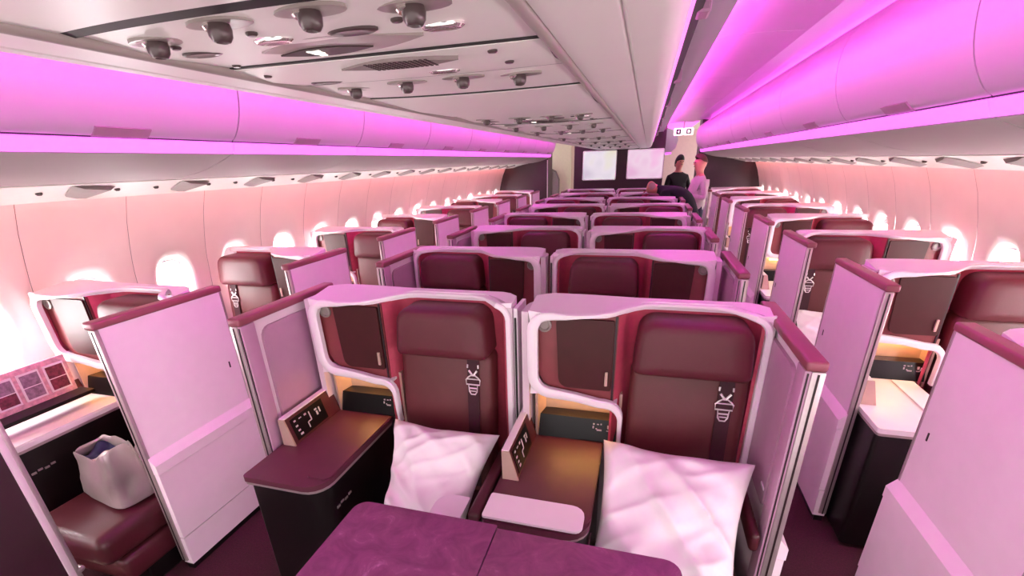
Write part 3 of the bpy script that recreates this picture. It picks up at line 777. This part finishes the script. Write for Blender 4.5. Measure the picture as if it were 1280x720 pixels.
# window ledge with picture cards
t = thing('card_rack', 'pink ledge rack holding four small picture cards under the window', 'rack', (-2.47, 1.05, .80))
link('rack_back', B().box(-.012, .0, .0, .52, .02, .23, .003).mesh('rack_back', 'art_pink'), t)
link('rack_shelf', B().box(-.012, .10, .0, .54, .0, .02, .003).mesh('rack_shelf', 'gloss_black'), t)
for q in range(4):
    c = link('picture_card', B().box(0, .006, .06 + .115 * q, .155 + .115 * q, .05, .20).mesh('picture_card', 'rim'), t)
    for z0, z1, mm in ((.06, .12, 'art_dark' if q % 2 else 'art_grey'), (.125, .19, 'art_grey' if q in (1, 2) else 'art_dark')):
        link('printed_picture', B().box(.006, .0075, .068 + .115 * q, .147 + .115 * q, z0, z1).mesh('printed_picture', mm), c)
# ================================================================ PASSENGER SERVICE UNITS over the centre pair
def zsurf(x, y):
    for i, (a, e) in enumerate(zip(seams, seams[1:])):
        ya, ye = arc_y(x, a), arc_y(x, e)
        if ya <= y <= ye or i == len(seams) - 2:
            m_ = (ya + ye) / 2; t_ = 1 - min(1, abs(y - m_) / ((ye - ya) / 2))
            return 2.105 + (0 if i % 2 else .004) + .012 * (x / RX) ** 2 - .008 * t_
def lens(x0, x1, yc, hw, n=18, sharp=1.0):
    up = [(x0 + (x1 - x0) * k / n, yc + hw * (math.sin(PI * k / n) ** sharp)) for k in range(n + 1)]
    dn = [(x0 + (x1 - x0) * k / n, yc - hw * (math.sin(PI * k / n) ** sharp)) for k in range(n, -1, -1)]
    return up + dn[1:-1]
def spot_meshes():
    cup = B().lathe([(.046, .004), (.046, -.0015), (.040, -.002), (.02, -.001)], (0, 0, 0), 'z', 20, 1.15, .52)
    rim_ = B().lathe([(.017, .0), (.019, -.005), (.016, -.008)], (-.006, 0, 0), 'z', 16, 1.0, .9)
    ball = B().lathe([(.014, .0), (.016, -.007), (.015, -.016), (.011, -.022), (.008, -.023), (.006, -.019)], (0, -.002, 0), 'z', 16)
    return cup.mesh('spot_cup', 'spot_cup', True), rim_.mesh('spot_ring', 'chrome', True), ball.mesh('spot_ball', 'spot_ball', True)
SPOT = spot_meshes()
OV = B().lathe([(.036, .004), (.036, -.001), (.031, -.003), (.020, -.002)], (0, 0, 0), 'z', 20, 1.15, .45).mesh('call_light', 'spot_ball', True)
OV2 = B().lathe([(.030, .004), (.030, -.001), (.026, -.004), (.016, -.002)], (0, 0, 0), 'z', 20, 1.15, .5).mesh('call_light', 'chrome', True)
BT = B().lathe([(.008, .004), (.008, -.002), (.006, -.004)], (0, 0, 0), 'z', 12, 1.2, .8).mesh('sensor_button', 'spot_ball', True)
SIGN = B().prism(lens(-.115, .185, 0, .055), -.002, .006).mesh('sign_pod', 'spot_cup', True)
SIGN2 = B().prism(lens(-.095, .085, .022, .026), -.004, -.0015).mesh('sign_lens', 'sign_lens', True)
sg = B()
for x0, x1, y0, y1 in ((-.006, .006, .028, .040), (-.010, -.006, .012, .027), (.006, .010, .012, .027), (-.010, .010, .024, .028), (-.005, .005, .016, .019), (-.012, -.007, .006, .011), (.007, .012, .006, .011), (-.008, .012, .0085, .0115)): sg.box(x0 - .02, x1 - .02, y0, y1, -.0055, -.0038)
SIGN3 = sg.mesh('seat_belt_symbol', 'sign_glow')
GR = B().prism(lens(-.10, .15, 0, .036), -.0025, .006).mesh('speaker_grille', 'grille', True)
gd = B()
for i in range(13):
    for j in range(7):
        x = -.03 + .0105 * i; y_ = -.028 + .0088 * j
        gd.box(x - .0026, x + .0026, y_ - .0024, y_ + .0024, -.0036, -.0022)
GD = gd.mesh('grille_holes', 'sign_lens')
gi = 0
for g0 in [.65, 1.21 + 1.10, 1.21 + 2.24, 1.21 + 3.37, 1.21 + 4.5, 1.21 + 5.63, 1.21 + 6.76]:
    gi += 1
    t = thing('service_unit', ('ceiling service unit with lit seat-belt sign and spotlights over the purple table' if gi == 1 else 'ceiling service unit with spotlights over row %s from purple table' % ['', '', 'two', 'three', 'four', 'five', 'six', 'seven'][gi]), 'ceiling unit', (0, g0, 2.10), 'ceiling service units')
    def put(nm, me, x, y_, z=0., par=None):
        return link(nm, me, par or t, (x, y_, zsurf(x, g0 + y_) - 2.10 + z))
    for dy in ((0., .555) if gi < 3 else (0.,)):
        for x, dyy in ((-.225, .02), (-.05, -.025), (.095, -.025), (.222, .01)):
            c = put('spotlight', SPOT[0], x, dy + dyy + arc_y(x, 0, .02)); link('spot_ring', SPOT[1], c); link('spot_ball', SPOT[2], c)
    for x, y_, me in ((-.222, .108, OV), (-.035, .06, OV2), (.225, .105, OV2), (.10, .065, OV), (-.216, .445, OV), (.105, .395, OV2))[:6 if gi < 3 else 2]: put('call_light', me, x, y_)
    for x, y_ in ((-.225, .06), (-.04, .022), (-.286, .25), (-.286, .335), (.18, .05), (.24, .30), (.25, .38))[:7 if gi < 3 else 2]: put('sensor_button', BT, x, y_)
    sp = put('sign_pod', SIGN, 0.0, .125); link('sign_lens', SIGN2, sp); link('seat_belt_symbol', SIGN3, sp)
    gp = put('speaker_grille', GR, .025, .295); link('grille_holes', GD, gp)

# ================================================================ REAR BULKHEAD AND BEYOND
wb = struct('wall_back', None, 'dark maroon rear bulkhead between the two aisles', 'wall')
link('centre_monument', B().box(-1.0, .84, YB, YB + .5, 0, 2.62).mesh('centre_monument', 'bulkhead'), wb)
for s in (-1, 1):
    x0, x1 = sorted((s * (1.49 if s > 0 else 1.57), s * 2.75))
    link('side_monument', B().box(x0, x1, YB, YB + .5, 0, 2.62).mesh('side_monument', 'bulkhead'), wb)
    xe0, xe1 = sorted((s * 1.575, s * 1.59))
    link('edge_trim', B().box(xe0, xe1, YB - .02, YB - .001, 0, 1.95).mesh('edge_trim', 'rim'), wb)
def monitor(x0, x1, z0, z1, ms, label):
    t = thing('wall_monitor', label, 'monitor', ((x0 + x1) / 2, YB - .001, z0), 'bulkhead monitors')
    hx = (x1 - x0) / 2; h = z1 - z0
    link('monitor_case', B().prism(rrect(-hx - .015, hx + .015, -.015, h + .015, .03), -.035, 0, 'y').mesh('monitor_case', 'rim', True), t)
    link('monitor_screen', B().prism(rrect(-hx, hx, 0, h, .02), -.038, -.034, 'y').mesh('monitor_screen', ms), t)
monitor(-.80, -.12, 1.53, 2.085, 'screen_a', 'bright wall monitor with pale yellow-green patch on the dark bulkhead')
monitor(.12, .82, 1.54, 2.085, 'screen_b', "pink-lit wall monitor nearer the passengers' aisle on the bulkhead")
# galley beyond the left aisle
gal = struct('wall_galley', None, 'cream galley wall seen through the far aisle opening', 'wall')
link('galley_panel', B().box(-2.3, -1.32, 12.4, 12.5, 0, 2.6).mesh('galley_panel', 'cream'), gal)
link('galley_side', B().box(-1.0, -.98, 11.25, 15.2, 0, 2.6).mesh('galley_side', 'cream'), gal)
link('cross_wall', B().box(-2.75, 2.75, 15.2, 15.3, 0, 2.7).mesh('cross_wall', 'lav_door'), gal)
link('galley_ceiling', B().box(-2.75, 2.75, YB + .5, 15.3, 2.62, 2.68).mesh('galley_ceiling', 'cream'), gal)
for q in range(2):
    d = tag(link('lavatory_door', None, None, (-1.312 + .155 * q, 12.41, 0)), 'narrow pink-beige lavatory door leaf beyond the tote-bag aisle', 'door', 'lavatory door leaves')
    link('door_leaf', B().box(.0, .15, 0, .03, .03, 2.25, .004).mesh('door_leaf', 'lav_door'), d)
    link('door_knob', B().box(.11, .13, -.02, .0, 1.42, 1.55, .005).mesh('door_knob', 'beige_metal'), d)
# jump seat folded against galley wall
t = thing('jump_seat', 'folded grey crew jump seat against the cream galley wall', 'seat', (-1.80, 12.38, 0))
link('seat_back', B().prism([(-.25, .9), (.20, .9), (.20, 1.5), (.12, 1.68), (-.02, 1.75), (-.25, 1.75)], -.08, .0, 'y').mesh('seat_back', 'silver'), t)
link('seat_edge', B().tube([(-.25, -.09, 1.75), (-.02, -.09, 1.75), (.12, -.09, 1.68), (.20, -.09, 1.5), (.20, -.09, .9)], .025, 8).mesh('seat_edge', 'grey_plastic', True), t)
for x in (-.12, .03): link('seat_seam', B().box(x - .006, x + .006, -.088, -.078, .9, 1.72).mesh('seat_seam', 'grey_plastic'), t)
link('pink_fill_strip', B().box(.9, 1.5, 11.6, 14.8, 2.60, 2.618).mesh('pink_fill_strip', 'led_cove'), gal)  # glowing strip added to tint the far wall and ceiling pink
# bins carrying on beyond the bulkhead in the passengers' aisle
t = thing('overhead_bin', "short overhead bin beyond the bulkhead, above the passengers' aisle", 'overhead bin', (0, 11.3, 0))
link('bin_door', B().prism([(.845, 2.02), (.98, 2.03), (1.06, 2.10), (1.10, 2.25), (1.06, 2.42), (.845, 2.5)], 0, 3.0, 'y').mesh('bin_door', 'bin', True), t)
link('light_strip', B().box(.86, .99, 0, 3.0, 1.985, 2.02).mesh('light_strip', 'led_pink'), t)
# exit sign across the passengers' aisle
t = thing('exit_sign', "small white two-panel exit sign hanging over the passengers' aisle", 'sign', (1.09, 9.6, 2.335))
for x in (-.085, .085):
    p = link('sign_box', B().prism(rrect(-.08, .08, -.06, .06, .02), -.02, .02, 'y').mesh('sign_box', 'sign_glow'), t, (x, 0, 0))
    ic = B()
    ic.prism(rrect(-.040, .040, -.040, .040, .01), -.024, -.019, 'y')
    link('sign_symbol', ic.mesh('sign_symbol', 'dark_trim'), p)
    ic2 = B(); 
    if x < 0: ic2.prism([(-.02, 0), (.012, .024), (.012, -.024)], -.027, -.023, 'y')
    else: ic2.prism(rrect(-.018, .022, -.024, .024, (.0, .02, .02, .0)), -.027, -.023, 'y')
    link('sign_arrow', ic2.mesh('sign_arrow', 'sign_glow'), p)
link('sign_hanger', B().box(-.012, .012, -.01, .01, .06, .17).mesh('sign_hanger', 'silver'), t)

# ================================================================ PEOPLE
def body(name, joints, edges, rad, label, loc, regions, rz=0., root=0):
    """one continuous skinned body; regions(p) -> material index"""
    me = bpy.data.meshes.new(name); me.from_pydata([Vector(j) for j in joints], edges, [])
    o = bpy.data.objects.new(name, me); C.objects.link(o)
    o.modifiers.new('skin', 'SKIN'); sd = o.modifiers.new('sub', 'SUBSURF'); sd.levels = 2; sd.render_levels = 2
    for i, v in enumerate(me.skin_vertices[0].data):
        r = rad[i]; v.radius = r if isinstance(r, tuple) else (r, r); v.use_root = (i == root)
    bpy.context.view_layer.update()
    ev = o.evaluated_get(bpy.context.evaluated_depsgraph_get())
    nm = bpy.data.meshes.new_from_object(ev); nm.name = name
    bpy.data.objects.remove(o); 
    mats, fn = regions
    nm.materials.clear()
    for mm in mats: nm.materials.append(MATS[mm])
    for p in nm.polygons:
        p.material_index = fn(p.center); p.use_smooth = True
    return tag(link(name, nm, None, loc, rz), label, 'person')
def head_parts(o, c, yaw, hair, style, r=.10, pitch=0.):
    """face details + hair as children; c = head centre, yaw 0 looks to -Y"""
    R_ = Matrix.Rotation(yaw, 3, 'Z') @ Matrix.Rotation(pitch, 3, 'X')
    def T(b): return b.map(lambda p: Vector(c) + R_ @ p)
    hb = B(); n = 16; rs = []
    for k in range(9):
        a = PI * .5 * k / 8 * (1.25 if style == 'long' else .92); z = math.cos(a); q = max(.02, math.sin(a))
        rs.append([(q * r * .90 * math.cos(t), q * r * 1.06 * math.sin(t) + .012, z * r * 1.28 + .012 - (.03 if style == 'long' and math.sin(t) > .2 else 0) * k / 8 + (.075 * max(0, -math.sin(t)) * k / 8) - (.03 * max(0, math.sin(t)) * k / 8)) for t in [2 * PI * i / n for i in range(n)]])
    if style != 'bald':
        link('hair', T(B().rings(rs, cap1=False)).mesh('hair', hair, True), o)
    else:
        for s in (-1, 1): link('hair', T(B().lathe([(0, -.01), (.05, 0), (.055, .012), (0, .02)], (s * r * .72, .03, -.0), 'x', 10)).mesh('hair', hair, True), o)
    e = B()
    for s in (-1, 1): e.lathe([(0, -.006), (.009, -.003), (.009, .003), (0, .006)], (s * .034, -r * .93, .012), 'y', 8)
    link('eyes', T(e).mesh('eyes', 'hair_dark', True), o)
    link('nose', T(B().add([(0, -r * 1.0, .015), (-.014, -r * .95, -.022), (.014, -r * .95, -.022), (0, -r * 1.22, -.020)], [(0, 1, 3), (0, 3, 2), (1, 2, 3), (0, 2, 1)])).mesh('nose', 'skin', True), o)
    link('mouth', T(B().box(-.024, .024, -r * .98, -r * .90, -.056, -.048, .002)).mesh('mouth', 'leather', True), o)
    for s in (-1, 1): link('ear', T(B().lathe([(0, -.008), (.020, -.004), (.022, .004), (0, .008)], (s * r * .80, .012, -.005), 'x', 10)).mesh('ear', 'skin', True), o)
def hand(o, wrist, d, side, mtl='skin'):
    """palm and five fingers rooted at the wrist, pointing along d"""
    d = Vector(d).normalized(); up = Vector((0, 0, 1)); a = d.cross(up)
    if a.length < .2: a = d.cross(Vector((0, 1, 0)))
    a.normalize(); w = Vector(wrist); b = B()
    nrm = a.cross(d).normalized()
    b.tube([w - d * .01, w + d * .03, w + d * .075], [.024, .034, .032], 8)
    for k, L in enumerate((.060, .070, .066, .050)):
        s0 = w + d * .07 + a * (k - 1.5) * .018
        b.tube([s0, s0 + d * L * .5 - nrm * .006, s0 + d * L - nrm * .022], [.009, .0085, .007], 6)
    s0 = w + d * .03 - a * side * .03
    b.tube([s0, s0 + d * .03 - a * side * .025, s0 + d * .06 - a * side * .030], [.011, .010, .008], 6)
    link('hand', b.mesh('hand', mtl, True), o)
HE = [(0, 1), (1, 2), (2, 3), (3, 4), (4, 5), (5, 20), (2, 6), (6, 7), (7, 8), (2, 9), (9, 10), (10, 11), (0, 12), (12, 13), (13, 14), (14, 15), (0, 16), (16, 17), (17, 18), (18, 19)]
def standing(h, arm_l, arm_r):
    k = h / 1.8
    j = [(0, 0, .98), (0, 0, 1.20), (0, .01, 1.40), (0, .01, 1.50), (0, -.015, 1.585), (0, -.01, 1.67),
         (-.185, .01, 1.395), arm_l[0], arm_l[1], (.185, .01, 1.395), arm_r[0], arm_r[1],
         (-.10, 0, .90), (-.11, -.01, .50), (-.11, .02, .09), (-.12, -.13, .04), (.10, 0, .90), (.11, -.01, .50), (.11, .02, .09), (.12, -.13, .04), (0, 0, 1.745)]
    r = [(.155, .115), (.15, .115), (.15, .11), .046, (.066, .074), (.098, .116), .062, .048, .036, .062, .048, .036, .088, .064, .045, .035, .088, .064, .045, .035, (.082, .098)]
    return [tuple(c * k for c in p) for p in j], [tuple(c * k for c in q) if isinstance(q, tuple) else q * k for q in r], k
# man in a light shirt in the aisle, turned to the seats
j, r, k = standing(1.95, [(-.27, -.03, 1.17), (-.22, -.24, 1.22)], [(.28, .0, 1.16), (.20, -.22, 1.20)])
def reg_shirt(p, k=1.083):
    z = p.z / k
    if z > 1.485: return 2
    if z < .09: return 3
    if z < 1.0: return 1
    return 2 if (p.y < -.19 * k and z < 1.30) else 0
man = body('person', j, HE, r, 'person in pale grey shirt and dark trousers standing in the aisle', (1.415, 9.25, 0), (['shirt', 'trousers', 'skin', 'shoe'], reg_shirt), rz=math.radians(-72))
head_parts(man, (0, -.012 * k, 1.675 * k), 0, 'hair_brown', 'short', .108)
hand(man, Vector((-.22, -.24, 1.22)) * k, (.3, -1, .1), -1); hand(man, Vector((.20, -.22, 1.20)) * k, (-.3, -1, .1), 1)
# person in dark clothes behind
j, r, k = standing(1.96, [(-.26, -.02, 1.16), (-.16, -.20, 1.12)], [(.26, -.02, 1.16), (.16, -.20, 1.12)])
def reg_dark(p, k=1.089):
    z = p.z / k
    if z > 1.485: return 2
    if z < .09: return 3
    if z < 1.0: return 1
    return 2 if (p.y < -.17 * k and z < 1.17) else 0
wo = body('person', j, HE, r, 'person with dark hair in dark clothes standing beyond the grey-shirted one', (1.19, 11.6, 0), (['dark_cloth', 'trousers', 'skin', 'shoe'], reg_dark), rz=math.radians(25))
head_parts(wo, (0, -.012 * k, 1.675 * k), 0, 'hair_dark', 'long', .108)
hand(wo, Vector((-.16, -.20, 1.12)) * k, (.4, -1, -.1), -1); hand(wo, Vector((.16, -.20, 1.12)) * k, (-.4, -1, -.1), 1)
# person in navy bending over the seats from the aisle
j = [(0, 0, 1.10), (-.19, 0, 1.38), (-.42, 0, 1.475), (-.55, 0, 1.47), (-.61, 0, 1.47), (-.67, 0, 1.50),
     (-.43, -.19, 1.40), (-.50, -.25, 1.16), (-.62, -.22, .98), (-.43, .19, 1.40), (-.50, .25, 1.16), (-.62, .22, .98),
     (.03, -.10, .93), (.02, -.11, .52), (.06, -.11, .10), (-.07, -.12, .045), (.03, .10, .93), (.02, .11, .52), (.06, .11, .10), (-.07, .12, .045), (-.735, 0, 1.51)]
r = [(.18, .18), (.20, .20), (.18, .18), .065, (.07, .075), (.112, .105), .09, .062, .040, .09, .062, .040, .105, .075, .05, .035, .105, .075, .05, .035, (.09, .085)]
def reg_navy(p):
    if p.x < -.57 and p.z > 1.3: return 2
    if p.z < .09: return 3
    if p.x < -.585 and p.z < 1.1: return 2
    return 1 if p.z < .95 and p.x > -.25 else 0
be = body('person', j, HE, r, 'person in navy jacket bending over the centre seats from the aisle', (1.27, 8.12, 0), (['navy', 'trousers', 'skin', 'shoe'], reg_navy))
head_parts(be, (-.675, 0, 1.50), math.radians(-90), 'hair_grey', 'bald', .108, math.radians(35))
hand(be, (-.62, -.22, .98), (-.8, .1, -.5), 1); hand(be, (-.62, .22, .98), (-.8, -.1, -.5), -1)
